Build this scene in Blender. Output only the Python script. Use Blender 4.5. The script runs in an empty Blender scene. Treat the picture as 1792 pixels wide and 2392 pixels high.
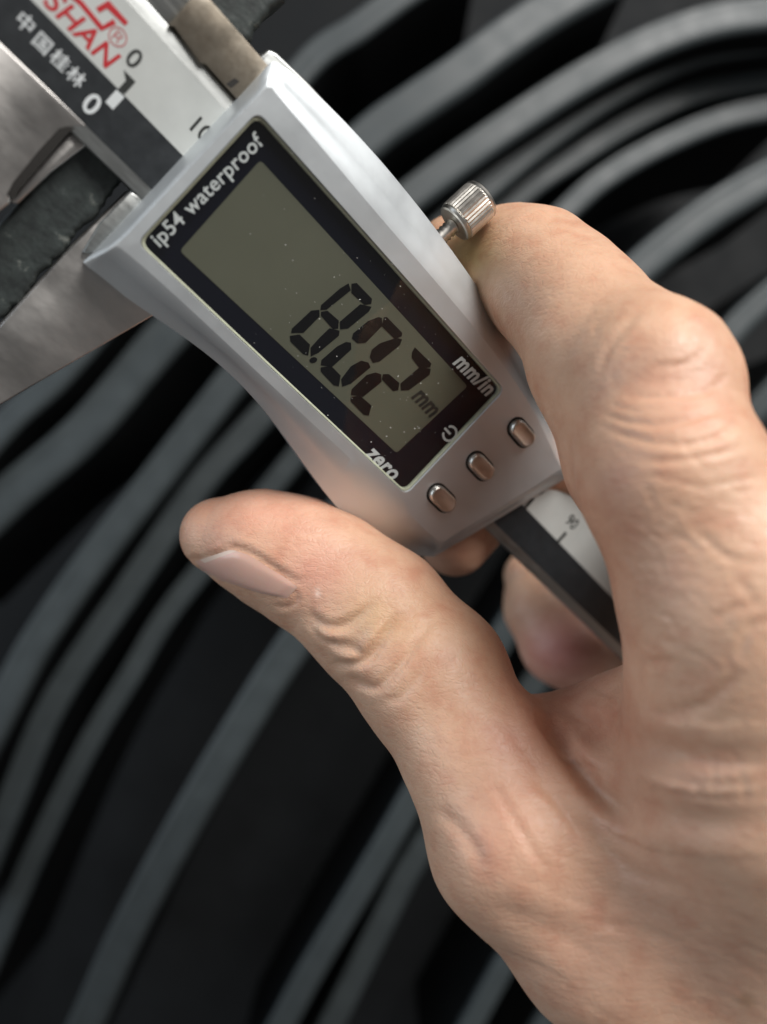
import bpy, bmesh, math, random
import numpy as np
from mathutils import Vector, Matrix
random.seed(4); rng = np.random.RandomState(7)
C = bpy.context.scene.collection
S = bpy.context.scene
MM = 0.001
CAMH = 520.0          # camera height over the floor in mm
F, CX, CY = 1800.0, 896.0, 1196.0

# ------------------------------------------------------------------ camera
cd = bpy.data.cameras.new('camera'); cam = bpy.data.objects.new('camera', cd); C.objects.link(cam)
cam.location = (0, 0, CAMH*MM); cam.rotation_euler = (0, 0, 0)
cd.sensor_fit = 'HORIZONTAL'; cd.sensor_width = 36; cd.lens = 36*F/1792
cd.clip_start = 0.005; cd.clip_end = 20
cd.dof.use_dof = True; cd.dof.focus_distance = 0.107; cd.dof.aperture_fstop = cd.lens/2.6
S.camera = cam
# ------------------------------------------------------------------ world and lamps
w = bpy.data.worlds.new('World'); S.world = w; w.use_nodes = True
w.node_tree.nodes['Background'].inputs[0].default_value = (.72, .71, .70, 1)
w.node_tree.nodes['Background'].inputs[1].default_value = 0.20
def area(name, loc, target, sx, sy, power, col):
    l = bpy.data.lights.new(name, 'AREA'); l.shape = 'RECTANGLE'; l.size = sx; l.size_y = sy; l.energy = power; l.color = col
    o = bpy.data.objects.new(name, l); C.objects.link(o); o.location = loc
    o.rotation_euler = (Vector(target)-Vector(loc)).to_track_quat('-Z', 'Y').to_euler()
    return o
area('window_light', (.52, .72, 1.05), (0, 0, .4), .6, .6, 19.5, (1, .98, .95))
area('left_light', (-.98, .22, .80), (0, 0, .43), .8, .8, 6.0, (.76, .88, 1))
S.view_settings.view_transform = 'Standard'; S.view_settings.look = 'None'; S.view_settings.exposure = 0; S.view_settings.gamma = 1

# ------------------------------------------------------------------ coordinates
# all points in millimetres relative to the camera (x right, y up, z up); toworld lifts them over the floor
def P(px, py, z): return np.array([(px-CX)/F*z, (CY-py)/F*z, -z])
def toworld(p): return Vector((p[0]*MM, p[1]*MM, (p[2]+CAMH)*MM))
U = np.array([2196., -1909., -1800.]); U /= np.linalg.norm(U)
V = np.array([.682, .731, 0.]); V -= V.dot(U)*U; V /= np.linalg.norm(V)
N = np.cross(U, V)
O = P(290, 222, 89.)
def cal(px, py, h=0.):
    r = np.array([(px-CX)/F, (CY-py)/F, -1.]); q = O+h*N
    p = r*(q.dot(N)/r.dot(N)) - O
    return (p.dot(U), p.dot(V))
MCAL = Matrix((( U[0], V[0], N[0], O[0]*MM), (U[1], V[1], N[1], O[1]*MM), (U[2], V[2], N[2], (O[2]+CAMH)*MM), (0, 0, 0, 1)))

# ------------------------------------------------------------------ materials
def mat(name, base=(.5,.5,.5), rough=.5, metal=0., **kw):
    m = bpy.data.materials.new(name); m.use_nodes = True
    b = m.node_tree.nodes['Principled BSDF']
    b.inputs['Base Color'].default_value = (*base, 1); b.inputs['Roughness'].default_value = rough; b.inputs['Metallic'].default_value = metal
    for k, v in kw.items(): b.inputs[k.replace('_', ' ')].default_value = v
    return m
def nd(m, t, **kw):
    n = m.node_tree.nodes.new(t)
    for k, v in kw.items(): setattr(n, k, v)
    return n
def lk(m, a, b): m.node_tree.links.new(a, b)
def noise(m, scale, detail=4, rough=.6, vec=None, stretch=None):
    n = nd(m, 'ShaderNodeTexNoise'); n.inputs['Scale'].default_value = scale; n.inputs['Detail'].default_value = detail; n.inputs['Roughness'].default_value = rough
    tc = nd(m, 'ShaderNodeTexCoord')
    src = tc.outputs['Object']
    if stretch:
        mp = nd(m, 'ShaderNodeMapping'); mp.inputs['Scale'].default_value = stretch; lk(m, src, mp.inputs['Vector']); src = mp.outputs[0]
    lk(m, src, n.inputs['Vector'])
    return n.outputs['Fac']
def ramp(m, fac, stops):
    r = nd(m, 'ShaderNodeValToRGB'); e = r.color_ramp.elements
    while len(e) < len(stops): e.new(.5)
    for i, (p, c) in enumerate(stops): e[i].position = p; e[i].color = (*c, 1) if len(c) == 3 else c
    lk(m, fac, r.inputs[0]); return r.outputs[0]
def g(v): return (v, v, v)
def bump(m, fac, strength, dist, prev=None):
    b = nd(m, 'ShaderNodeBump'); b.inputs['Strength'].default_value = strength; b.inputs['Distance'].default_value = dist
    lk(m, fac, b.inputs['Height'])
    if prev is not None: lk(m, prev, b.inputs['Normal'])
    return b.outputs[0]
def bsdf(m): return m.node_tree.nodes['Principled BSDF']
def worn(name, base, rough, metal, rvar=.12, cvar=.1, scale=300, bstr=.15, bdist=.00004, stretch=None, **kw):
    m = mat(name, base, rough, metal, **kw); b = bsdf(m)
    n = noise(m, scale, 5, .65, stretch=stretch)
    lk(m, ramp(m, n, [(.3, tuple(x*(1-cvar) for x in base)), (.7, tuple(min(1, x*(1+cvar)) for x in base))]), b.inputs['Base Color'])
    lk(m, ramp(m, n, [(.3, g(max(.02, rough-rvar))), (.7, g(rough+rvar))]), b.inputs['Roughness'])
    lk(m, bump(m, noise(m, scale*6, 3), bstr, bdist), b.inputs['Normal'])
    return m
M = {}
M['housing'] = worn('satin_metal', (.64, .675, .695), .45, .80, .06, .025, 90, .10, .00002)
M['steel'] = worn('ground_steel', (.42, .43, .42), .42, 1., .1, .10, 160, .3, .00004, stretch=(1, 9, 1))
M['jaw'] = worn('jaw_steel', (.52, .50, .48), .42, 1., .12, .16, 130, .35, .00005, stretch=(.5, 1.2, 1))
M['nickel'] = worn('nickel', (.68, .65, .60), .32, 1., .06, .06, 500, .1, .00002)
M['darkplate'] = worn('dark_scale_print', (.019, .022, .025), .42, 0, .06, .2, 400, .1, .00002)
M['whiteplate'] = worn('pale_scale_print', (.60, .62, .60), .38, .25, .05, .04, 200, .1, .00002)
M['red'] = mat('red_print', (.46, .02, .028), .45)
M['blackprint'] = mat('black_print', (.022, .024, .022), .5)
M['whiteprint'] = mat('white_print', (.62, .65, .66), .5)
M['panel'] = mat('black_panel', (.004, .005, .011), .25, Specular_IOR_Level=.15)  # faint blue of a reflection put into the base colour
M['lcd'] = worn('lcd_green', (.100, .102, .072), .5, 0, .05, .05, 60, 0, 0)
M['segment'] = mat('lcd_segment', (.002, .002, .003), .5, Specular_IOR_Level=.1)
M['segfaint'] = mat('lcd_small_text', (.010, .013, .012), .5)
M['gasket'] = worn('gasket', (.42, .44, .33), .6, 0, .1, .12, 900, .5, .0001)
M['recess_shade'] = mat('gap_shade', (.012, .010, .008), .6)  # near-black colour standing for shade inside gaps and recesses
M['dust'] = mat('dust', (.75, .75, .72), .6)
def pitted():
    m = worn('pitted_steel', (.46, .40, .32), .34, .9, .1, .12, 200, .2, .00005); b = bsdf(m)
    n = noise(m, 700, 4, .7)
    lk(m, ramp(m, n, [(.26, (.08, .065, .05)), (.32, (.33, .28, .22)), (.7, (.42, .37, .30))]), b.inputs['Base Color'])
    lk(m, bump(m, n, .35, .00006), b.inputs['Normal'])
    return m
M['pitted'] = pitted()
def glass():
    m = bpy.data.materials.new('cover_glass'); m.use_nodes = True; nt = m.node_tree; nt.nodes.clear()
    out = nt.nodes.new('ShaderNodeOutputMaterial'); mx = nt.nodes.new('ShaderNodeMixShader')
    tr = nt.nodes.new('ShaderNodeBsdfTransparent'); gl = nt.nodes.new('ShaderNodeBsdfGlossy'); ge = nt.nodes.new('ShaderNodeNewGeometry')
    gl.inputs['Roughness'].default_value = .02
    tr.inputs[0].default_value = (.93, .94, .93, 1)
    dt = nt.nodes.new('ShaderNodeVectorMath'); dt.operation = 'DOT_PRODUCT'
    nt.links.new(ge.outputs['Normal'], dt.inputs[0]); nt.links.new(ge.outputs['Incoming'], dt.inputs[1])
    def mth(op, a, b):
        q = nt.nodes.new('ShaderNodeMath'); q.operation = op
        for i, v in enumerate((a, b)):
            if v is None: continue
            if isinstance(v, (int, float)): q.inputs[i].default_value = v
            else: nt.links.new(v, q.inputs[i])
        return q.outputs[0]
    f0 = .06
    c1 = mth('SUBTRACT', 1.0, mth('ABSOLUTE', dt.outputs['Value'], None))
    nt.links.new(mth('ADD', mth('MULTIPLY', mth('POWER', c1, 5), 1-f0), f0), mx.inputs[0])
    nt.links.new(tr.outputs[0], mx.inputs[1]); nt.links.new(gl.outputs[0], mx.inputs[2]); nt.links.new(mx.outputs[0], out.inputs[0])
    return m
M['glass'] = glass()
def rubber(name, base, rough):
    m = mat(name, base, rough); b = bsdf(m)
    n = noise(m, 90, 4, .6, stretch=(1, 1, .25))
    lk(m, ramp(m, n, [(.3, tuple(x*.9 for x in base)), (.7, tuple(x*1.1 for x in base))]), b.inputs['Base Color'])
    lk(m, ramp(m, n, [(.3, g(rough-.06)), (.7, g(rough+.08))]), b.inputs['Roughness'])
    lk(m, bump(m, noise(m, 1200, 3), .2, .0002), b.inputs['Normal'])
    return m
M['rubber'] = rubber('rubber_cut_edge', (.040, .049, .052), .48)
M['rubberface'] = rubber('rubber_face', (.004, .0045, .005), .6); bsdf(M['rubberface']).inputs['Specular IOR Level'].default_value = .15
def cutrubber():
    m = mat('cut_rubber', (.03, .035, .033), .55); b = bsdf(m)
    n = noise(m, 500, 6, .7)
    lk(m, ramp(m, n, [(.35, (.018, .022, .022)), (.62, (.040, .050, .048)), (.76, (.20, .21, .19))]), b.inputs['Base Color'])
    lk(m, bump(m, noise(m, 2200, 4, .7), .4, .00009), b.inputs['Normal'])
    return m
M['cut'] = cutrubber()
M['floor'] = worn('dark_floor', (.009, .010, .011), .7, 0, .1, .2, 30, .1, .0002, Specular_IOR_Level=.2)

# ------------------------------------------------------------------ object helpers
def link(name, me, m=None, parent=None, smooth=False):
    o = bpy.data.objects.new(name, me); C.objects.link(o)
    if m is not None: me.materials.append(m)
    if parent is not None: o.parent = parent
    if smooth: me.polygons.foreach_set('use_smooth', [True]*len(me.polygons))
    return o
def mesh(name, vs, fs):
    me = bpy.data.meshes.new(name); me.from_pydata([tuple(v) for v in vs], [], fs); me.update(); return me
def fixn(me):
    bm = bmesh.new(); bm.from_mesh(me); bmesh.ops.recalc_face_normals(bm, faces=bm.faces); bm.to_mesh(me); bm.free()
def bev(o, wd, seg=3, ang=30):
    b = o.modifiers.new('bevel', 'BEVEL'); b.width = wd*MM; b.segments = seg; b.limit_method = 'ANGLE'; b.angle_limit = math.radians(ang)
    o.data.polygons.foreach_set('use_smooth', [True]*len(o.data.polygons))
    return o
def prism(name, poly, h1, h0, m, parent, bevel=.15, seg=2):
    """poly in caliper mm, top at h1, bottom at h0"""
    n = len(poly)
    vs = [(x*MM, y*MM, h1*MM) for x, y in poly]+[(x*MM, y*MM, h0*MM) for x, y in poly]
    fs = [list(range(n)), list(range(2*n-1, n-1, -1))]+[[i, i+n, (i+1) % n+n, (i+1) % n] for i in range(n)]
    me = mesh(name, vs, fs); fixn(me)
    o = link(name, me, m, parent)
    if bevel: bev(o, bevel, seg)
    return o
def pxpoly(pts, h): return [cal(x, y, h) for x, y in pts]
def resample(pts, n, closed=False):
    p = np.array(pts, float)
    if closed: p = np.vstack([p, p[:1]])
    d = np.r_[0, np.cumsum(np.linalg.norm(np.diff(p, axis=0), axis=1))]
    t = np.linspace(0, d[-1], n+1 if closed else n)
    q = np.stack([np.interp(t, d, p[:, k]) for k in range(p.shape[1])], 1)
    return q[:-1] if closed else q
def spline(pts, n):
    """Catmull-Rom through the points"""
    p = np.array(pts, float); p = np.vstack([2*p[0]-p[1], p, 2*p[-1]-p[-2]]); out = []
    m = len(p)-3
    for t in np.linspace(0, m-1e-6, n):
        i = int(t); u = t-i; a, b, c, d = p[i:i+4]
        out.append(.5*((2*b)+(c-a)*u+(2*a-5*b+4*c-d)*u*u+(3*b-a-3*c+d)*u**3))
    return np.array(out)
def roundpoly(pts, r, n=6):
    out = []; m = len(pts)
    for i in range(m):
        p0, p1, p2 = np.array(pts[i-1], float), np.array(pts[i], float), np.array(pts[(i+1) % m], float)
        a = (p0-p1)/np.linalg.norm(p0-p1); b = (p2-p1)/np.linalg.norm(p2-p1)
        for k in range(n):
            t = k/(n-1); out.append((1-t)**2*(p1+a*r)+2*t*(1-t)*p1+t*t*(p1+b*r))
    return [tuple(x) for x in out]
def stroke(name, pts, wd, h, m, parent, th=.02):
    """thin printed line of width wd"""
    p = np.array(pts, float); n = len(p); L = []; R = []
    for i in range(n):
        d = p[min(i+1, n-1)]-p[max(i-1, 0)]; d /= np.linalg.norm(d); q = np.array([-d[1], d[0]])
        s = 1.0
        if 0 < i < n-1:
            d1 = (p[i]-p[i-1])/np.linalg.norm(p[i]-p[i-1]); s = 1/max(.5, abs(d1.dot(d)))
        L.append(p[i]+q*wd/2*s); R.append(p[i]-q*wd/2*s)
    return prism(name, [tuple(x) for x in L+R[::-1]], h+th, h, m, parent, 0)
def textmesh(name, s, size, org, ax, ay, h, m, parent, bold=0., shear=0., spacing=1., xs=1., centre=True):
    cu = bpy.data.curves.new(name, 'FONT'); cu.body = s; cu.size = 1; cu.offset = bold; cu.shear = shear; cu.space_character = spacing
    cu.resolution_u = 4
    if centre: cu.align_x = 'CENTER'; cu.align_y = 'CENTER'
    to = bpy.data.objects.new(name+'_tmp', cu); C.objects.link(to)
    dg = bpy.context.evaluated_depsgraph_get(); dg.update()
    me = bpy.data.meshes.new_from_object(to.evaluated_get(dg))
    bpy.data.objects.remove(to); bpy.data.curves.remove(cu)
    ax = np.array(ax, float); ay = np.array(ay, float)
    for v in me.vertices:
        q = np.array(org)+ax*v.co.x*size*xs+ay*v.co.y*size
        v.co = (q[0]*MM, q[1]*MM, h*MM)
    me.name = name; me.materials.clear()
    return link(name, me, m, parent)
def tag(o, label=None, cat=None, kind=None, group=None):
    for k, v in (('label', label), ('category', cat), ('kind', kind), ('group', group)):
        if v: o[k] = v
    return o

# ------------------------------------------------------------------ floor and rubber roll
fl = mesh('floor', [(-1.5, -1.5, 0), (1.5, -1.5, 0), (1.5, 1.5, 0), (-1.5, 1.5, 0)], [[0, 1, 2, 3]])
tag(link('floor', fl, M['floor']), kind='structure')
roll = bpy.data.objects.new('rubber_roll', None); C.objects.link(roll); roll.location = (0, 0, .002)
tag(roll, 'loose roll of black rubber sheet, its curved edges out of focus behind the hand', 'rubber roll')
LAYERS = [  # centre line in photo pixels, width px, depth
 ([(-220,1260),(0,1000),(136,872),(330,640),(560,350),(720,139),(838,58),(960,-30),(1100,-120)], 62, 262),
 ([(-260,1430),(0,1172),(190,1004),(380,781),(620,530),(859,316),(965,240),(1070,169),(1176,88),(1290,10),(1450,-80)], 92, 270),
 ([(-200,2050),(0,1650),(80,1500),(200,1325),(348,1135),(543,885),(760,625),(990,430),(1200,280),(1380,165),(1550,80),(1720,32),(1980,10)], 74, 285),
 ([(-80,2120),(16,1890),(125,1640),(304,1368),(462,1135),(598,982),(850,700),(1136,434),(1326,282),(1490,180),(1652,112),(1850,78)], 62, 300),
 ([(-90,2400),(16,2144),(98,1954),(206,1736),(304,1573),(413,1400),(679,1080),(950,720),(1200,470),(1354,360),(1490,276),(1652,204),(1860,170)], 50, 315),
 ([(690,1330),(880,1050),(1080,740),(1326,489),(1435,398),(1571,322),(1707,268),(1860,238)], 52, 312),
 ([(80,2640),(200,2392),(290,2192),(415,1954),(543,1731),(680,1514),(900,1220),(1200,900),(1479,640),(1598,541),(1707,465),(1880,370)], 80, 275),
 ([(560,2580),(663,2392),(733,2263),(869,2035),(975,1850),(1200,1450),(1500,1000),(1690,800),(1750,735),(1880,620)], 62, 290),
 ([(650,2620),(777,2392),(891,2164),(990,1980),(1250,1600),(1600,1150),(1900,820)], 60, 318),
 ([(1010,2570),(1109,2392),(1196,2237),(1350,2000),(1700,1500),(1950,1200)], 52, 300),
 ([(1130,2620),(1290,2370),(1450,2100),(1800,1650)], 46, 312),
]
for k, (pts, wpx, z) in enumerate(LAYERS):
    z *= 1.25
    px = spline(pts, 90)
    c = np.array([P(x, y, z)[:2] for x, y in px]); wd = wpx*1.04*z/F
    t = np.gradient(c, axis=0); t /= np.linalg.norm(t, axis=1)[:, None]; nn = np.stack([-t[:, 1], t[:, 0]], 1)  # left side = upper left
    r1, r2 = wd*.10, wd*.16
    # profile across: (offset from centre, drop below the edge)
    prof = [(.5*wd, 90), (.5*wd, 5), (.5*wd-.1*r1, r1), (.5*wd-.4*r1, .35*r1), (.5*wd-r1, 0), (.5*wd-r1*2.3, .16*wd*.3),
            (.15*wd, wd*.055), (-.1*wd, wd*.06), (-.5*wd+r2*1.3, wd*.07), (-.5*wd+r2*.4, wd*.11), (-.5*wd, wd*.25), (-.5*wd, 90)]
    vs = []; m_ = len(prof)
    wob = .5*np.sin(np.linspace(0, 9, len(c))+k*2)
    for i in range(len(c)):
        for (o_, dr) in prof:
            q = c[i]+nn[i]*(o_+wob[i]*.3); vs.append(toworld((q[0], q[1], -z-dr+wob[i])))
    fs = [[i*m_+j, i*m_+j+1, (i+1)*m_+j+1, (i+1)*m_+j] for i in range(len(c)-1) for j in range(m_-1)]
    me = mesh('layer', vs, fs); fixn(me)
    o = link('layer', me, M['rubber'], roll, True); me.materials.append(M['rubberface'])
    mi = [1 if j in (0, m_-2) else 0 for i in range(len(c)-1) for j in range(m_-1)]
    me.polygons.foreach_set('material_index', mi); o.matrix_parent_inverse = Matrix.Translation((0, 0, -.002))
# the free end of the sheet held between the jaws
sheet = bpy.data.objects.new('rubber_sheet', None); C.objects.link(sheet); sheet.matrix_world = MCAL
tag(sheet, 'rough cut edge of a black rubber sheet gripped between the caliper jaws', 'rubber sheet')
def sheet_mesh():
    L0a, W0 = cal(0, 500, -1.5); L0b, _ = cal(0, 740, -1.5)
    a = cal(215, 330, -1.5)[0]; b = cal(275, 418, -1.5)[0]
    Ws = np.linspace(-42, 40, 330); vs = []; nL = 22
    r = np.random.RandomState(3)
    rag = np.convolve(r.randn(len(Ws)), np.ones(3)/3, 'same')*.18
    for i, W in enumerate(Ws):
        lo, hi = -1.0, 6.0+rag[i]+.25*math.sin(W*.9)
        for j in range(nL):
            u = j/(nL-1); L = lo+(hi-lo)*u
            edge = min(u, 1-u)
            hgt = -1.9+r.randn()*.02-(.9*max(0, 1-edge/.09)**2)-.03*abs(W)
            vs.append((L, W, hgt))
        vs.append((hi+.2, W, -9)); vs.append((hi+.6, W, -70)); 
    n2 = nL+2
    fs = [[i*n2+j, i*n2+j+1, (i+1)*n2+j+1, (i+1)*n2+j] for i in range(len(Ws)-1) for j in range(n2-1)]
    me = mesh('cut_edge', [(x*MM, y*MM, z*MM) for x, y, z in vs], fs); fixn(me); return me
link('cut_edge', sheet_mesh(), M['cut'], sheet, True)

# ------------------------------------------------------------------ caliper
calp = bpy.data.objects.new('digital_caliper', None); C.objects.link(calp); calp.matrix_world = MCAL
tag(calp, 'satin metal digital caliper with a small screen reading 8.02 mm, gripped by the hand', 'caliper')
wl = np.mean([cal(0, 95)[1], cal(345, 435)[1]]); wr = np.mean([cal(291, 0)[1], cal(528, 253)[1]])
print('beam', wl, wr, 'L10', cal(457, 295), 'L80', cal(1228, 1180), 'L90', cal(1305, 1262))
bw0, bw1 = wl-1.7, wr+1.7
beam = prism('beam', [(-60, bw0), (175, bw0), (175, bw1), (-60, bw1)], -.05, -3.6, M['steel'], calp, .2)
prism('dark_scale', [(-60, wl), (172, wl), (172, 0), (-60, 0)], 0.0, -.4, M['darkplate'], beam, 0)
prism('pale_scale', [(-60, .001), (172, .001), (172, wr), (-60, wr)], 0.0, -.4, M['whiteplate'], beam, 0)
# printing on the beam
dx, dv = (1, 0), (0, 1)
def rect(name, l0, l1, w0, w1, h, m, par): return prism(name, [(l0, w0), (l1, w0), (l1, w1), (l0, w1)], h+.02, h, m, par, 0)
# zero marks
prism('scale_mark', pxpoly([(276,208),(291,220),(317,191),(289,163),(294,188)], 0), .03, .0, M['blackprint'], beam, 0)
prism('scale_mark', pxpoly([(272,209),(291,227),(264,256),(246,238)], 0), .03, .0, M['whiteprint'], beam, 0)
textmesh('scale_numeral', '0', 3.0, cal(312,138), (1,0), (0,1), .03, M['blackprint'], beam, bold=.012)
textmesh('scale_numeral', '0', 3.3, cal(213,245), (1,0), (0,1), .03, M['whiteprint'], beam, bold=.02)
LM = [cal(1239,1172)[0], cal(1312,1256)[0]]; LS = LM[1]-LM[0]
for k in (1, 8, 9):
    L = cal(446,352)[0] if k == 1 else LM[k-8]
    if k > 1: rect('scale_mark', L-.35, L+.35, 0.02, 2.2, .0, M['blackprint'], beam)
    textmesh('scale_numeral', str(k*10), 2.9, cal(467,302) if k == 1 else (L-.6, 4.2), (1,0), (0,1), .03, M['blackprint'], beam, bold=.012)
textmesh('lettering', 'SHAN', 3.15, cal(189,70), (1,0), (0,1), .03, M['red'], beam, bold=.018, shear=.18, spacing=1.05)
textmesh('lettering', '\u00ae', 2.8, cal(273,89), (1,0), (0,1), .03, M['red'], beam, bold=-.01)
stroke('emblem', pxpoly([(150,-25),(190,8),(238,66),(268,50)], 0), .55, 0, M['red'], beam, .03)
stroke('emblem', pxpoly([(228,24),(252,10),(296,56)], 0), .55, 0, M['red'], beam, .03)
for ch, c in zip('\u4e2d\u56fd\u6842\u6797', ((58,55),(98,103),(139,143),(176,182))):
    textmesh('lettering', ch, 1.95, cal(*c), (1,0), (0,1), .03, M['whiteprint'], beam, bold=.012)

# fixed jaw and blades
fj = prism('fixed_jaw', pxpoly([(-700,-560),(-300,-190),(0,98),(120,212),(206,296),(172,296),(150,303),(86,372),(20,452),(24,474),(0,492),(-170,650),(-520,560)], .05), .05, -3.4, M['jaw'], calp, .25)
prism('blade', pxpoly([(86,372),(150,305),(196,312),(206,338),(120,402),(40,478),(22,472)], -.9), -.9, -3.2, M['jaw'], fj, .3)
prism('inner_blade', pxpoly([(200,-230),(268,-30),(330,28),(398,62),(470,0),(520,-60),(420,-300)], -.1), -.1, -3, M['steel'], calp, .3)
# movable jaw, slider lip, upper blade
mj = prism('movable_jaw', pxpoly([(300,446),(158,586),(0,760),(-330,1090),(-300,1120),(0,946),(358,738),(640,760),(520,420)], -1.0), -1.0, -4.6, M['jaw'], calp, .25)
prism('slider_lip', pxpoly([(190,592),(232,522),(306,446),(345,470),(240,590)], -.2), -.2, -2, M['steel'], calp, .25)
prism('jaw_slot', pxpoly([(138,300),(158,295),(174,299),(158,312),(44,444),(34,466),(16,456),(30,426),(90,352)], .07), .07, -.3, M['recess_shade'], fj, 0)  # dark plate on the jaw face, painting the shade in its slot
ub = prism('upper_blade', pxpoly([(394,58),(408,62),(468,146),(482,150),(562,240),(600,300),(700,230),(624,150),(494,2),(470,-30)], .55), .55, -3.4, M['pitted'], calp, .07)
prism('blade_notch', pxpoly([(528,196),(548,182),(560,190),(540,206)], .57), .57, .3, M['recess_shade'], ub, 0)
prism('slider_frame', pxpoly([(606,130),(628,112),(648,122),(720,190),(860,340),(960,470),(1120,700),(1270,1000),(1150,1080),(900,900),(400,640),(330,560)], -3.6), -3.6, -9, M['steel'], calp, .5, 3)

# housing
HS, HR = 1.4, 5.2
NF, NR, NB, NL = 14, 30, 12, 30
low = [ [(197,615),(232,578),(300,506),(420,376),(540,248),(630,150)],
        [(640,143),(656,150),(757,232),(843,324),(941,443),(1027,541),(1092,638),(1168,746),(1233,865),(1290,985),(1330,1090)],
        [(1338,1108),(1240,1166),(1130,1232),(1014,1300)],
        [(1004,1300),(940,1290),(860,1255),(800,1212),(762,1157),(725,1092),(649,995),(562,898),(500,844),(433,793),(358,738),(275,674),(204,622)] ]
rid = [ [(271,574),(300,545),(400,438),(520,310),(622,204)],
        [(634,204),(648,218),(700,286),(820,424),(930,556),(1060,708),(1180,856),(1240,950),(1300,1072)],
        [(1312,1094),(1232,1146),(1132,1206),(1034,1266)],
        [(1022,1262),(985,1230),(918,1164),(770,1026),(600,868),(377,660),(283,580)] ]
def loop(side, h, rs):
    out = []
    for s, n in zip(side, (NF, NR, NB, NL)):
        q = resample(spline(s, 80) if rs else s, n)
        if n == NR or n == NL:      # long sides: one fair curve
            t = np.linspace(-1, 1, n); f = np.stack([np.polyval(np.polyfit(t, q[:, c_], 4), t) for c_ in (0, 1)], 1)
            wt = np.clip(np.minimum(np.arange(n), n-1-np.arange(n))/3., 0, 1)[:, None]; q = q*(1-wt)+f*wt
        out += [(*cal(x, y, h), h) for x, y in q]
    return np.array(out)
Lo = loop(low, HS, True); Ri = loop(rid, HR, True)
WIN = [(322,567),(602,262),(1178,910),(948,1154)]
def edgepts(a, b, n): return [tuple(np.array(a)+(np.array(b)-np.array(a))*t) for t in np.linspace(0.0, 1.0, n)]
winc = [cal(x, y, HR) for x, y in WIN]
def winloop(inset, h, r=1.2):
    c = np.array(winc); cen = c.mean(0)
    # inset polygon
    m_ = 4; out = []
    ins = []
    for i in range(4):
        p0, p1, p2 = c[i-1], c[i], c[(i+1) % 4]
        a = (p1-p0)/np.linalg.norm(p1-p0); b = (p2-p1)/np.linalg.norm(p2-p1)
        na = np.array([a[1], -a[0]]); nb = np.array([b[1], -b[0]])
        if na.dot(cen-p1) < 0: na = -na
        if nb.dot(cen-p1) < 0: nb = -nb
        d = 1/(1+na.dot(nb)); ins.append(p1+(na+nb)*inset*d)
    cnt = (NF, NR, NB, NL)
    for i in range(4):
        p0, p1 = ins[i], ins[(i+1) % 4]; u = (p1-p0)/np.linalg.norm(p1-p0); Ln = np.linalg.norm(p1-p0)
        pm, pn = ins[i-1], ins[(i+2) % 4]
        n = cnt[i]
        up = (pm-p0)/np.linalg.norm(pm-p0); un = (pn-p1)/np.linalg.norm(pn-p1)
        for k in range(n):
            # three samples on each corner half
            if k < 3:
                t = .5+.5*k/2.; q = (1-t)**2*(p0+up*r)+2*t*(1-t)*p0+t*t*(p0+u*r)
            elif k >= n-3:
                t = .5*(k-(n-3))/2.; q = (1-t)**2*(p1-u*r)+2*t*(1-t)*p1+t*t*(p1+un*r)
            else:
                s = r+(Ln-2*r)*(k-2)/(n-5); q = p0+u*s
            out.append((q[0], q[1], h))
    return np.array(out)
W1 = winloop(-.10, HR+.12); W2 = winloop(0, HR-.55)
n = len(Lo)
cen = Lo.mean(0)
def inset(l, s, h): 
    q = l.copy(); q[:, :2] = cen[:2]+(l[:, :2]-cen[:2])*s; q[:, 2] = h; return q
base = Lo.copy(); base[:, 2] = -6.5
Mid = Lo*.46+Ri*.54; Mid[:, 2] += .35      # bulge of the sloping sides
loops = [inset(base, .985, -6.5), inset(Lo, 1., -1.2), Lo, Mid, Ri, W1, W2]
vs = np.vstack(loops)*MM
fs = [[k*n+i, k*n+(i+1) % n, (k+1)*n+(i+1) % n, (k+1)*n+i] for k in range(len(loops)-1) for i in range(n)]
me = mesh('housing', vs, fs); fixn(me)
hs = link('housing', me, M['housing'], calp); bev(hs, .55, 4, 22)
# window: gasket, panel, screen, digits, pane
gk = winloop(.02, HR-.18); gi = winloop(.28, HR-.18); gj = winloop(.30, HR-.8)
me = mesh('gasket', np.vstack([gk, gi, gj])*MM, [[k*n+i, k*n+(i+1) % n, (k+1)*n+(i+1) % n, (k+1)*n+i] for k in range(2) for i in range(n)]); fixn(me)
win = bpy.data.objects.new('display_window', None); C.objects.link(win); win.parent = calp
link('gasket', me, M['gasket'], win, True)
hp = HR-1.25
pl = winloop(-.2, hp); me = mesh('panel', pl*MM, [list(range(n))[::-1]]); fixn(me)
if me.polygons[0].normal.z < 0: me.flip_normals()
link('panel', me, M['panel'], win)
scr = pxpoly([(420,586),(608,374),(1092,902),(926,1058)], hp)
prism('screen', roundpoly(scr, .5, 4), hp+.06, hp-.1, M['lcd'], win, 0)
hg = HR-.35
gl = winloop(.25, hg); me = mesh('glass_pane', gl*MM, [list(range(n))[::-1]]); fixn(me)
if me.polygons[0].normal.z < 0: me.flip_normals()
link('glass_pane', me, M['glass'], win)
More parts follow.
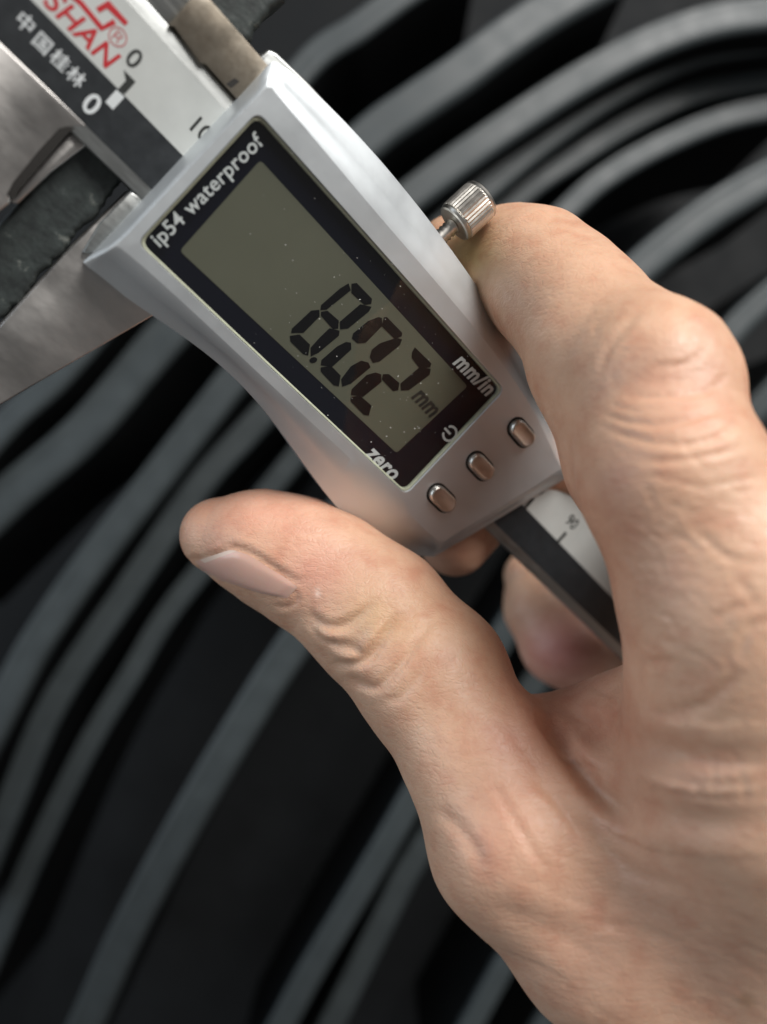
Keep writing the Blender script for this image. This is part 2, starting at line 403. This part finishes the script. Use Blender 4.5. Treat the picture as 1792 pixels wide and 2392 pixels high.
# seven segment digits traced as sheared cells: corners in photo px  (a=top-left ... )
def seg(pts):
    c_ = np.mean(pts, 0); q_ = np.array(pts)-c_; ev, E_ = np.linalg.eigh(q_.T@q_)
    pts = [tuple(c_+E_@(np.array([1.42, 1.03])*(E_.T@p))) for p in q_]
    prism('segment', pxpoly(pts, hp+.1), hp+.12, hp+.08, M['segment'], win, 0)
def zc(x, y): return (640+x*.2776, 640+y*.2776)     # coordinates read off an enlargement
SEG = [
 # 8
 [(628,85),(636,130),(440,290),(395,300),(405,265),(560,130)],
 [(655,85),(690,85),(815,215),(815,250),(770,250),(665,150)],
 [(735,270),(815,275),(790,310),(620,445),(560,460),(565,410)],
 [(400,318),(445,318),(535,400),(540,455),(505,455),(405,345)],
 [(380,305),(375,350),(240,480),(150,495),(160,465),(320,320)],
 [(140,520),(205,520),(290,605),(290,680),(255,665),(150,560)],
 [(475,470),(545,475),(535,510),(370,650),(310,685),(318,625),(400,540)],
 # 0
 [(880,370),(905,372),(900,425),(760,560),(700,573),(665,545),(680,510),(800,410)],
 [(925,370),(945,370),(1070,500),(1070,525),(1025,535),(920,430)],
 [(1030,545),(1072,550),(1050,590),(880,720),(830,735),(812,700),(835,650),(900,600)],
 [(610,580),(645,580),(640,625),(480,765),(400,765),(410,730),(540,620)],
 [(400,785),(470,785),(548,865),(548,940),(510,925),(405,815)],
 [(740,740),(790,745),(800,775),(640,910),(575,940),(575,890),(660,790)],
 # 2
 [(1180,628),(1315,760),(1310,785),(1240,785),(1170,700),(1165,660)],
 [(1240,795),(1315,800),(1300,840),(1130,965),(1072,975),(1075,930)],
 [(920,845),(960,850),(1045,925),(1045,975),(1010,975),(918,880)],
 [(860,838),(898,845),(893,895),(740,1015),(652,1015),(665,975),(790,865)],
 [(652,1035),(715,1035),(808,1118),(800,1185),(765,1175),(655,1065)],
]
for s in SEG: seg([zc(*q) for q in s])
c0 = np.array(zc(332, 724)); seg([tuple(c0+6.5*np.array([math.cos(a), math.sin(a)])) for a in np.linspace(0, 6.283, 12)[:-1]])
def dirpx(a, b, h):
    p = np.array(cal(*a, h)); q = np.array(cal(*b, h)); d = (q-p)/np.linalg.norm(q-p); return d
d = dirpx((975,905), (1030,965), hp)
textmesh('lettering', 'mm', 3.7, cal(995,938,hp), d, (-d[1], d[0]), hp+.12, M['segfaint'], win, bold=.03, shear=.25, xs=.85)
# white printing on the inside of the glass
hq = HR-.42
d = dirpx((350,575), (608,318), hq)
textmesh('lettering', 'ip54 waterproof', 2.42, cal(484,446,hq), d, (-d[1], d[0]), hq, M['whiteprint'], win, bold=.013, spacing=1.06, xs=1.04)
d = dirpx((1062,838), (1150,925), hq)
textmesh('lettering', 'mm/in', 3.4, cal(1108,875,hq), d, (-d[1], d[0]), hq, M['whiteprint'], win, bold=.032, shear=.3, xs=.90, spacing=1.08)
d = dirpx((860,1060), (930,1128), hq)
textmesh('lettering', 'zero', 3.5, cal(894,1081,hq), d, (-d[1], d[0]), hq, M['whiteprint'], win, bold=.030, shear=.3, xs=.93, spacing=1.08)
# power symbol
pc = np.array(cal(1051, 1013, hq)); ring = []
for a in np.linspace(math.radians(150), math.radians(-135)+0, 26): pass
d0 = dirpx((1051,1013), (1030,990), hq); a0 = math.atan2(d0[1], d0[0])
ring = [pc+1.12*np.array([math.cos(a0+t), math.sin(a0+t)]) for t in np.linspace(.55, 2*math.pi-.55, 28)]
stroke('power_symbol', ring, .36, hq-.02, M['whiteprint'], win)
stroke('power_symbol', [pc+d0*1.35, pc-d0*.15], .36, hq-.02, M['whiteprint'], win)
# buttons
def stadium(c, d, L, r, n=10):
    d = np.array(d); q = np.array([-d[1], d[0]]); out = []
    for s in (1, -1):
        for a in np.linspace(-math.pi/2, math.pi/2, n):
            out.append(np.array(c)+s*d*(L/2-r)+r*(math.cos(a)*d*s+math.sin(a)*q*s))
    return out
def button(px, py, tilt):
    c = cal(px, py, HR+1.0); d = np.array([1, tilt]); d /= np.linalg.norm(d)
    prism('button_shade_ring', stadium(np.array(c), d, 5.95, 1.74), HR+.16, HR-.3, M['recess_shade'], calp, 0)  # dark plate painting a shadow ring round the button
    prof = [(0, -.3), (0, .75), (-.10, .98), (-.22, 1.10), (-.34, 1.13), (-.40, 1.12), (-.62, 1.06), (-.66, 1.05)]
    vs = []; m_ = 20
    for ins, h in prof:
        vs += [(x, y, HR+h) for x, y in stadium(c, d, 5.3+2*ins, 1.42+ins)]
    fs = [[k*m_+i, k*m_+(i+1) % m_, (k+1)*m_+(i+1) % m_, (k+1)*m_+i] for k in range(len(prof)-1) for i in range(m_)]
    fs.append([ (len(prof)-1)*m_+i for i in range(m_)])
    me = mesh('button', np.array(vs)*MM, fs); fixn(me); return link('button', me, M['nickel'], calp, True)
for px, py in ((1224,1014), (1128,1093), (1037,1168)): button(px, py, -.02)
# lock screw
def lathe(name, prof, c0, axis, m, parent, n=48, knurl=0):
    c0 = np.array(c0, float); ax = np.array(axis, float); ax /= np.linalg.norm(ax)
    e1 = np.cross(ax, (0, 0, 1)); e1 /= np.linalg.norm(e1); e2 = np.cross(ax, e1)
    vs = []; fs = []
    for k, (t, r, kn) in enumerate(prof):
        for i in range(n):
            a = 2*math.pi*i/n; rr = r-(knurl*kn if i % 2 else 0)
            vs.append((c0+ax*t+rr*(math.cos(a)*e1+math.sin(a)*e2))*MM)
    for k in range(len(prof)-1):
        for i in range(n): fs.append([k*n+i, k*n+(i+1) % n, (k+1)*n+(i+1) % n, (k+1)*n+i])
    fs.append(list(range(n))[::-1]); fs.append([(len(prof)-1)*n+i for i in range(n)])
    me = mesh(name, vs, fs); fixn(me); return link(name, me, m, parent)
hk = -.6
s0 = np.array((*cal(1012, 570, hk), hk)); s1 = np.array((*cal(1060, 524, hk), hk)); s2 = np.array((*cal(1133, 458, hk), hk))
ax = (s2-s0)/np.linalg.norm(s2-s0); ln = np.linalg.norm(s2-s1); kl = np.linalg.norm(s1-s0)
screw = bpy.data.objects.new('lock_screw', None); C.objects.link(screw); screw.parent = calp
R = 3.1
prof = []
for k in range(0, 17): prof.append((-1.5+k*(kl+1.5)/16., 1.22 if k % 2 else .98, 0))
o = lathe('thread', prof, s0, ax, M['nickel'], screw, 24); o.data.polygons.foreach_set('use_smooth', [True]*len(o.data.polygons))
prof = [(0, 1.5, 0), (0, R*.82, 0), (.12, R*.92, 0), (.5, R*.97, 0), (.55, R*.93, 0), (.72, R*.93, 0), (.80, R, 1), (ln*.80, R, 1), (ln*.84, R*.96, 0), (ln*.88, R*.98, 0), (ln*.94, R*.9, 0), (ln*.99, R*.66, 0), (ln*1.02, R*.3, 0), (ln*1.03, .05, 0)]
lathe('knob', prof, s1, ax, M['nickel'], screw, 76, .13)
# dust on the window and body
vs = []; fs = []
r = np.random.RandomState(11)
for k in range(105):
    u = np.array([1-abs(r.randn())*.36, r.rand()])
    a, b, c, d_ = [np.array(q) for q in ((322,567),(602,262),(1200,930),(948,1184))]
    u[0] = min(max(u[0], 0.02), 1.07)
    p = (a*(1-u[0])+d_*u[0])*(1-u[1])+(b*(1-u[0])+c*u[0])*u[1]
    inside = u[0] < .98 and .03 < u[1] < .97
    h = hg+.02 if inside else HR+.16
    L, W = cal(p[0], p[1], h); sz = .025+.04*r.rand()**2; an = .6+r.randn()*.5; el = 1+2.2*r.rand()**2
    e = np.array([math.cos(an), math.sin(an)])*sz*el; f = np.array([-math.sin(an), math.cos(an)])*sz
    i0 = len(vs)
    for q in (e, f, -e, -f): vs.append((L+q[0], W+q[1], h))
    vs.append((L, W, h+.04)); fs += [[i0+j, i0+(j+1) % 4, i0+4] for j in range(4)]
me = mesh('dust', np.array(vs)*MM, fs); o = link('dust', me, M['dust'], calp); o['kind'] = 'stuff'

# ------------------------------------------------------------------ hand: one continuous surface grown from a distance field
def rc(a, b, ra, rb): return (np.array(a, np.float32), np.array(b, np.float32), ra, rb)
def pr(x, y, z, rpx): return (P(x, y, z), rpx*z/F)
def chain(pts): 
    q = [pr(*p) for p in pts]; return [rc(q[i][0], q[i+1][0], q[i][1], q[i+1][1]) for i in range(len(q)-1)]
GROUPS = dict(
 index = (3.0, chain([(1055,585,125,80),(1195,608,120,115),(1250,638,115.5,138),(1312,692,110,145),(1365,745,105,147),(1460,830,98,152),(1500,900,94,178),(1572,1120,88,205),(1755,1450,87,255)])
             + chain([(1520,850,93,140),(1548,872,91,146),(1580,905,90,138)]) + chain([(1330,740,107,110),(1385,850,101,140),(1482,1080,98,150),(1640,1340,98,165)])),
 thumb = (3.0, chain([(508,1250,121,86),(602,1270,120,119),(690,1304,119.5,138),(775,1352,119,144),(880,1438,117,160),(1010,1582,113,170),(1118,1770,107,166),(1205,1965,102,196),(1390,2205,100,180),(1640,2400,102,214),(1900,2640,108,260)])),
 middle = (2.0, chain([(1063,1264,142,82),(1225,1065,138,92),(1640,1090,146,108),(1850,1300,112,180)])),
 ring = (2.0, chain([(1238,1345,182,60),(1262,1420,180,82),(1315,1500,177,98),(1560,1640,180,110),(1850,1650,160,150)])),
 little = (2.0, chain([(1560,1560,190,70),(1650,1700,180,85),(1850,1850,150,120)])),
)
PALM = (9.0, chain([(1760,1450,87,250),(1800,1800,91,300),(1900,2350,106,360),(2000,2700,118,380)])
           + chain([(1290,1728,115.5,104),(1490,1718,108,118),(1760,1650,103,150)])
           + chain([(1330,1900,111,163),(1600,1930,102,225),(1850,1900,97,300)])
           + chain([(1500,2150,104,190),(1750,2150,102,280)])
           + chain([(1850,1300,112,180),(1850,1650,125,160),(1850,1850,150,120)]))
def smin(a, b, k):
    h = np.maximum(k-np.abs(a-b), 0)/k
    return np.minimum(a, b)-h*h*k*.25
def cone(p, c):
    a, b, ra, rb = c; ba = b-a; l2 = float((ba*ba).sum())
    t = np.clip(((p-a)@ba)/l2, 0, 1)
    d = p-a-t[..., None]*ba
    return np.sqrt((d*d).sum(-1))-(ra+(rb-ra)*t).astype(np.float32)
def field(p):
    pal = None
    for c in PALM[1]:
        d = cone(p, c); pal = d if pal is None else smin(pal, d, PALM[0])
    tot = pal
    for k, g_ in GROUPS.items():
        fd = None
        for c in g_[1]:
            d = cone(p, c); fd = d if fd is None else smin(fd, d, g_[0])
        tot = np.minimum(tot, smin(fd, pal, {'index': 8.0, 'thumb': 6.0}.get(k, 3.0)))
    return tot
def surface(h=.48):
    lo = np.array([-36, -92, -186], np.float32); hi = np.array([74, 48, -66], np.float32)
    nx, ny, nz = ((hi-lo)/h).astype(int)+1
    xs = lo[0]+h*np.arange(nx, dtype=np.float32); ys = lo[1]+h*np.arange(ny, dtype=np.float32); zs = lo[2]+h*np.arange(nz, dtype=np.float32)
    Fd = np.empty((nx, ny, nz), np.float32)
    # coarse pass marks the blocks worth filling in
    st = 6
    cx, cy, cz = xs[::st], ys[::st], zs[::st]
    g3 = np.stack(np.meshgrid(cx, cy, cz, indexing='ij'), -1)
    cf = field(g3.reshape(-1, 3)).reshape(g3.shape[:3])
    up = cf.repeat(st, 0).repeat(st, 1).repeat(st, 2)[:nx, :ny, :nz]
    Fd[:] = up
    near = np.argwhere(np.abs(cf) < h*st*2.2)
    off = np.stack(np.meshgrid(*[np.arange(st)]*3, indexing='ij'), -1).reshape(-1, 3)
    for s in range(0, len(near), 2500):
        idx = (near[s:s+2500, None, :]*st+off[None]).reshape(-1, 3)
        idx = idx[(idx[:, 0] < nx) & (idx[:, 1] < ny) & (idx[:, 2] < nz)]
        pts = lo+idx.astype(np.float32)*h
        Fd[idx[:, 0], idx[:, 1], idx[:, 2]] = field(pts)
    ins = Fd < 0
    cnt = np.zeros((nx-1, ny-1, nz-1), np.int8)
    corners = [(a, b, c) for a in (0, 1) for b in (0, 1) for c in (0, 1)]
    for a, b, c in corners: cnt += ins[a:nx-1+a, b:ny-1+b, c:nz-1+c]
    act = np.argwhere((cnt > 0) & (cnt < 8))
    vid = -np.ones((nx-1, ny-1, nz-1), np.int64); vid[act[:, 0], act[:, 1], act[:, 2]] = np.arange(len(act))
    acc = np.zeros((len(act), 3), np.float32); wt = np.zeros(len(act), np.float32)
    for i, c1 in enumerate(corners):
        for c2 in corners[i+1:]:
            if sum(abs(u-v) for u, v in zip(c1, c2)) != 1: continue
            f1 = Fd[act[:, 0]+c1[0], act[:, 1]+c1[1], act[:, 2]+c1[2]]; f2 = Fd[act[:, 0]+c2[0], act[:, 1]+c2[1], act[:, 2]+c2[2]]
            m = (f1 < 0) != (f2 < 0); t = np.where(m, f1/np.where(m, f1-f2, 1), 0)
            q = np.array(c1, np.float32)+t[:, None]*(np.array(c2, np.float32)-np.array(c1, np.float32))
            acc += q*m[:, None]; wt += m
    vs = lo+(act+acc/wt[:, None])*h
    quads = []
    for ax in range(3):
        o1, o2 = [(1, 2), (2, 0), (0, 1)][ax]
        a = np.take(ins, range(0, ins.shape[ax]-1), ax); b = np.take(ins, range(1, ins.shape[ax]), ax)
        e = np.argwhere(a != b)
        e = e[(e[:, o1] > 0) & (e[:, o2] > 0) & (e[:, o1] < ins.shape[o1]-1) & (e[:, o2] < ins.shape[o2]-1)]
        fl = a[e[:, 0], e[:, 1], e[:, 2]]
        def v(d1, d2):
            q = e.copy(); q[:, o1] -= d1; q[:, o2] -= d2; return vid[q[:, 0], q[:, 1], q[:, 2]]
        q = np.stack([v(1, 1), v(0, 1), v(0, 0), v(1, 0)], 1)
        q[~fl] = q[~fl][:, ::-1]
        quads.append(q)
    quads = np.vstack(quads); quads = quads[(quads >= 0).all(1)]
    return vs, quads
def grad(p, e=.15):
    gr = np.zeros_like(p)
    for k in range(3):
        d = np.zeros(3, np.float32); d[k] = e
        gr[:, k] = (field(p+d)-field(p-d))
    return gr/np.maximum(np.linalg.norm(gr, axis=1), 1e-6)[:, None]
vs, quads = surface()
nrm = grad(vs)
for _ in range(2): vs = vs-nrm*field(vs)[:, None]
nrm = grad(vs)
# --- creases, folds, pads. Their courses were read off enlargements of the photograph.
px = np.stack([CX+F*vs[:, 0]/-vs[:, 2], CY-F*vs[:, 1]/-vs[:, 2]], 1)
facing = np.clip(nrm[:, 2]*1.6+.15, 0, 1)*(vs[:, 2] > -128)
def distpoly(pts, n=60):
    q = spline(pts, n); best = np.full(len(px), 1e9); side = np.zeros(len(px)); tt = np.zeros(len(px))
    bb = (px[:, 0] > q[:, 0].min()-90) & (px[:, 0] < q[:, 0].max()+90) & (px[:, 1] > q[:, 1].min()-90) & (px[:, 1] < q[:, 1].max()+90)
    idx = np.where(bb)[0]; pp = px[idx]; bd = np.full(len(idx), 1e9); bt = np.zeros(len(idx)); bs = np.zeros(len(idx))
    for i in range(n-1):
        a, b = q[i], q[i+1]; ab = b-a; t = np.clip(((pp-a)@ab)/(ab@ab), 0, 1); dv = pp-a-t[:, None]*ab; dd = np.hypot(dv[:, 0], dv[:, 1])
        m = dd < bd; bd[m] = dd[m]; bt[m] = (i+t[m])/(n-1); bs[m] = np.sign(ab[0]*dv[m, 1]-ab[1]*dv[m, 0])
    best[idx] = bd; tt[idx] = bt; side[idx] = bs
    return best, tt, side
disp = np.zeros(len(vs)); red = np.zeros(len(vs))
def A(o, k, pts): return [(o[0]+x*k, o[1]+y*k) for x, y in pts]
def crease(pts, wpx, dep, lip=.35, taper=True, skew=0.):
    global disp
    dep *= (.56 if wpx < 15 else .72); wpx *= 1.08
    d, t, s = distpoly(pts)
    e = np.exp(-(d/wpx)**2) - lip*np.exp(-((d-2.1*wpx)/(1.3*wpx))**2)*(1+skew*s)
    tp = np.clip(np.minimum(t, 1-t)*5+.05, 0, 1)**.7 if taper else 1
    if dep > 1: tp = np.clip(np.minimum(t*6, 1), 0, 1)*(1-t)**1.2 if pts[-1][0] > 1750 else tp
    disp -= dep*e*tp*facing*(d < 80)
def bumpb(x, y, rx, ry, ang, h):
    global disp
    c, s = math.cos(math.radians(ang)), math.sin(math.radians(ang)); dx_, dy_ = px[:, 0]-x, px[:, 1]-y
    u, v = (dx_*c+dy_*s)/rx, (-dx_*s+dy_*c)/ry
    disp += h*np.exp(-(u*u+v*v))*facing
o6 = ((1092,450), .4225)
for pts, wd, dp in [
  ([(960,670),(900,715),(830,800),(770,890),(738,1000)], 9, .34),
  ([(1030,966),(1150,962),(1240,925),(1330,850)], 6.5, .42),
  ([(880,1130),(1060,1128),(1270,1110),(1350,1080),(1440,1010)], 6.5, .42),
  ([(760,1225),(900,1268),(1060,1280),(1250,1245),(1480,1170)], 7, .5),
  ([(740,1285),(900,1345),(1060,1385),(1250,1390),(1400,1340),(1500,1265)], 7, .48),
  ([(880,1465),(1100,1482),(1250,1465),(1400,1440),(1550,1390)], 6, .38),
  ([(980,1560),(1150,1590),(1300,1625),(1450,1600),(1620,1560)], 6, .34),
  ([(800,1180),(870,1195),(960,1225)], 5, .3), ([(1000,1300),(1130,1372)], 4.5, .24),
  ([(1215,1400),(1260,1470),(1340,1540)], 4.5, .22), ([(1060,965),(1070,1010),(1060,1060)], 4.5, .18), ([(1210,960),(1205,1000),(1170,1030)], 4.5, .18),
  ([(650,690),(700,610),(770,560),(860,520)], 9, .12), ([(700,800),(720,720),(790,650)], 8, .14), ([(840,1100),(800,1000),(840,900),(900,850)], 7, .14),
  ([(560,1190),(520,1250),(515,1300)], 9, .25)]:
    crease(A(*o6, pts), wd, dp)
bumpb(1560, 815, 70, 50, -30, .3)
o5 = ((350,1050), .4225)
for pts, wd, dp in [
  ([(880,900),(930,950),(1000,980),(1070,975),(1150,925),(1240,845)], 10, .9),
  ([(860,940),(960,1040),(1060,1070),(1140,1100),(1190,1140)], 8, .6),
  ([(1010,1180),(1100,1180),(1190,1165),(1250,1105),(1300,1020),(1370,925)], 10, 1.0),
  ([(1110,1250),(1180,1300),(1260,1312),(1350,1225),(1430,1130),(1560,940)], 9, .75),
  ([(1300,1400),(1380,1370),(1450,1300),(1540,1180)], 9, .35),
  ([(1010,1060),(1060,1100),(1150,1120)], 6, .35),
  ([(430,548),(480,545),(560,575),(650,630),(740,690),(850,745)], 8, .6),
  ([(190,612),(300,600),(430,560)], 6, .30),
  ([(800,770),(810,830),(760,870),(690,860)], 6, .35),
  ]:
    crease(A(*o5, pts), wd, dp)
bumpb(770, 1480, 38, 25, 30, .5); bumpb(830, 1545, 45, 25, 20, .6); bumpb(870, 1490, 40, 22, -50, .5)
o8 = ((892,1650), .5432)
for pts, wd, dp in [
  ([(660,-40),(740,110),(850,270),(960,400),(1100,520)], 20, 1.9),
  ([(760,30),(900,90),(1050,150),(1250,205),(1450,225),(1640,215),(1760,190)], 30, 2.9),
  ([(960,330),(1100,420),(1250,480),(1450,505),(1640,500),(1760,480)], 32, 1.9),
  ([(900,500),(960,620),(1100,720),(1300,790)], 14, .5),
  ([(230,440),(320,510),(390,600),(440,700)], 16, .35),
  ([(480,330),(560,470),(640,600),(720,720)], 10, .35),
  ([(640,300),(760,420),(860,560),(950,680)], 10, .3),
  ([(1250,200),(1400,250),(1657,250)], 7, .3), ([(1200,290),(1400,335),(1657,320)], 6, .28), ([(1250,370),(1450,395),(1657,380)], 6, .24),
  ([(1400,190),(1430,300),(1440,420)], 5, .2), ([(1500,200),(1560,330),(1560,420)], 5, .2), ([(1300,330),(1330,440)], 5, .16),
  ([(900,930),(1100,960),(1300,1030)], 12, .25), ([(450,860),(640,930),(800,1000),(930,1100)], 30, .45)]:
    crease(A(*o8, pts), wd, dp)
o7 = ((1092,1150), .4225)
for pts, wd, dp in [
  ([(900,1090),(930,1030),(960,960),(1060,935),(1160,945)], 9, .7),
  ([(960,1250),(1100,1220),(1300,1180),(1400,1100),(1500,1000)], 12, .4),
  ([(1500,900),(1560,760),(1657,690)], 10, .35), ([(1430,900),(1450,980)], 8, .2),
  ([(1200,180),(1300,240),(1400,340),(1500,380),(1657,390)], 8, .35), ([(1120,220),(1250,300),(1380,360)], 7, .2),
  ([(1500,470),(1560,560),(1600,640)], 8, .28), ([(1300,700),(1400,690),(1480,640),(1560,620),(1657,600)], 8, .25),
  ([(200,890),(260,1010),(360,1120),(480,1180),(700,1260),(900,1290)], 12, .8)]:
    crease(A(*o7, pts), wd, dp)
# a net of finer wrinkles over the back of the index finger and hand
r = np.random.RandomState(5)
def region(x, y, rx, ry): return np.exp(-(((px[:, 0]-x)/rx)**2+((px[:, 1]-y)/ry)**2))
for k in range(70):
    x = r.uniform(1480, 1790); y = r.uniform(1080, 1560)
    L = r.uniform(40, 120); an = math.radians(r.normal(24, 14)); 
    p = [(x+t*L*math.cos(an)+r.randn()*5, y+t*L*math.sin(an)+r.randn()*7) for t in (-.5, -.2, .1, .5)]
    crease(p, r.uniform(4, 6.5), r.uniform(.06, .20))
for k in range(60):
    x = r.uniform(1300, 1790); y = r.uniform(1950, 2390)
    L = r.uniform(40, 110); an = math.radians(r.normal(16, 10))
    p = [(x+t*L*math.cos(an)+r.randn()*4, y+t*L*math.sin(an)+r.randn()*5) for t in (-.5, -.2, .1, .5)]
    crease(p, r.uniform(4, 6), r.uniform(.05, .14))
vs = vs+nrm*disp[:, None]
# --- skin tone map (pigment and blood, with shade painted over web and lower hand)
tone = np.tile(np.array([.62, .380, .255]), (len(vs), 1))
def tint(x, y, rx, ry, col, a):
    global tone
    wgt = (region(x, y, rx, ry)*a)[:, None]; tone = tone*(1-wgt)+np.array(col)*wgt
tint(600, 1190, 190, 90, (.62,.31,.23), .6); tint(730, 1340, 90, 70, (.58,.28,.22), .6)
tint(1100, 590, 60, 70, (.50,.36,.15), .75)
tint(1600, 900, 120, 110, (.60,.33,.24), .5); tint(1420, 1250, 130, 260, (.50,.25,.16), .6)
tint(1250, 1720, 120, 120, (.55,.27,.20), .6); tint(1160, 1950, 90, 150, (.60,.32,.23), .5)
tint(900, 1440, 100, 60, (.60,.40,.22), .5); tint(1310, 1520, 100, 90, (.55,.22,.20), .8)
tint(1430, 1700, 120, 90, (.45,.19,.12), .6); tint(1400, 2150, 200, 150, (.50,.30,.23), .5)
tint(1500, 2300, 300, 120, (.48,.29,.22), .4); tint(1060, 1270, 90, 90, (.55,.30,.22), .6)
tint(1500, 2200, 380, 260, (.46,.275,.19), .7); tint(1450, 1850, 250, 140, (.47,.26,.175), .7)  # darker brown paints shade into the lower hand and web valley
tint(1745, 2338, 20, 20, (.30,.19,.10), .5); tint(742, 1387, 7, 10, (.85,.66,.55), .9)
tone *= (1+.05*np.sin(px[:, 0]*.021+1.3*np.sin(px[:, 1]*.017)))[:, None]
me = bpy.data.meshes.new('hand')
me.vertices.add(len(vs)); me.vertices.foreach_set('co', ((vs+np.array([0, 0, CAMH]))*MM).astype(np.float32).ravel())
me.loops.add(quads.size); me.loops.foreach_set('vertex_index', quads.ravel().astype(np.int32))
me.polygons.add(len(quads)); me.polygons.foreach_set('loop_start', np.arange(0, quads.size, 4, dtype=np.int32))
me.polygons.foreach_set('use_smooth', np.ones(len(quads), bool)); me.update(calc_edges=True); me.validate()
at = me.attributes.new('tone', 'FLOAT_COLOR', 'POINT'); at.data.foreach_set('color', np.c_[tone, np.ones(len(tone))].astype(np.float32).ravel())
def skin():
    m = mat('skin', (.6, .38, .27), .48); b = bsdf(m)
    b.inputs['Subsurface Weight'].default_value = .22; b.inputs['Subsurface Radius'].default_value = (1, .35, .2); b.inputs['Subsurface Scale'].default_value = .0022
    a = nd(m, 'ShaderNodeAttribute', attribute_name='tone')
    n = noise(m, 260, 5, .6); mx = nd(m, 'ShaderNodeMix', data_type='RGBA', blend_type='MULTIPLY'); mx.inputs['Factor'].default_value = 1
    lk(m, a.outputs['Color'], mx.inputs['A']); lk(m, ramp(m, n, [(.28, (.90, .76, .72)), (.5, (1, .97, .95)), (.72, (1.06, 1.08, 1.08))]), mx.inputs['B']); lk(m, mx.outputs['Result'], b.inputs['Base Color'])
    tc = nd(m, 'ShaderNodeTexCoord'); mp = nd(m, 'ShaderNodeMapping'); mp.inputs['Scale'].default_value = (1, 1.5, 1); mp.inputs['Rotation'].default_value = (0, 0, .25)
    wv = nd(m, 'ShaderNodeTexNoise'); wv.inputs['Scale'].default_value = 220; wv.inputs['Detail'].default_value = 2
    va = nd(m, 'ShaderNodeVectorMath', operation='MULTIPLY_ADD'); va.inputs[1].default_value = (.0022, .0022, .0022)
    lk(m, tc.outputs['Object'], wv.inputs['Vector']); lk(m, wv.outputs['Color'], va.inputs[0]); lk(m, tc.outputs['Object'], va.inputs[2]); lk(m, va.outputs[0], mp.inputs['Vector'])
    vo = nd(m, 'ShaderNodeTexVoronoi', feature='DISTANCE_TO_EDGE'); vo.inputs['Scale'].default_value = 780; lk(m, mp.outputs[0], vo.inputs['Vector'])
    vr = ramp(m, vo.outputs['Distance'], [(0, g(0)), (.16, g(1))])
    vo2 = nd(m, 'ShaderNodeTexVoronoi', feature='DISTANCE_TO_EDGE'); vo2.inputs['Scale'].default_value = 1900; lk(m, mp.outputs[0], vo2.inputs['Vector'])
    b1 = bump(m, vr, .2, .00012); b2 = bump(m, vo2.outputs['Distance'], .38, .00012, b1); b3 = bump(m, noise(m, 3500, 2), .2, .00008, b2)
    b4 = bump(m, noise(m, 330, 3, .55, stretch=(1, 3.6, 1.5)), .34, .00030, b3)
    lk(m, b4, b.inputs['Normal'])
    lk(m, ramp(m, noise(m, 900, 3), [(.3, g(.40)), (.7, g(.58))]), b.inputs['Roughness'])
    return m
M['skin'] = skin()
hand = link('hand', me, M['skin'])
tag(hand, 'bare right hand holding the caliper, thumb stretched left and index finger bent over the top', 'hand')
# thumbnail: a curved plate lying on the skin, found by marching rays onto the distance field
def hit(x, y):
    d = P(x, y, 1.0); dn = np.linalg.norm(d); t = 95.0
    for _ in range(60):
        p = (d*t).astype(np.float32)[None]; f = float(field(p)[0]); t += f/dn*.8
        if abs(f) < .004: break
    return d*t
top = spline(A(*o5, [(452,552),(560,590),(660,655),(760,715),(818,762)]), 16)
bot = spline(A(*o5, [(208,632),(330,700),(480,750),(620,795),(760,822)]), 16)
rows = 8; grid = []
for j in range(rows):
    for i in range(16):
        t = j/(rows-1); q = top[i]*(1-t)+bot[i]*t
        for _s in range(30):
            p = hit(*q)
            if -p[2] < 128 and abs(float(field(p[None].astype(np.float32))[0])) < .05: break
            q = q+(np.array([600., 1270.])-q)*.03
        nn_ = grad(p[None].astype(np.float32))[0]
        e = min(t, 1-t, i/15., 1-i/15.)
        grid.append(p+nn_*(.04+.20*min(1, e*7)))
me = mesh('thumbnail', [toworld(p) for p in grid], [[j*16+i, j*16+i+1, (j+1)*16+i+1, (j+1)*16+i] for j in range(rows-1) for i in range(15)]); fixn(me)
M['nail'] = mat('nail', (.64, .39, .31), .28, Subsurface_Weight=.3, Subsurface_Scale=.0015, Coat_Weight=.3)
o = link('thumbnail', me, M['nail'], hand, True)
M['nailedge'] = mat('nail_free_edge', (.68, .51, .41), .35); me.materials.append(M['nailedge'])
me.polygons.foreach_set('material_index', [1 if (f.index % 15) < 1 and f.index//15 < 5 else 0 for f in me.polygons])
sb = o.modifiers.new('s', 'SUBSURF'); sb.levels = 2; sb.render_levels = 2
print('hand verts', len(vs))
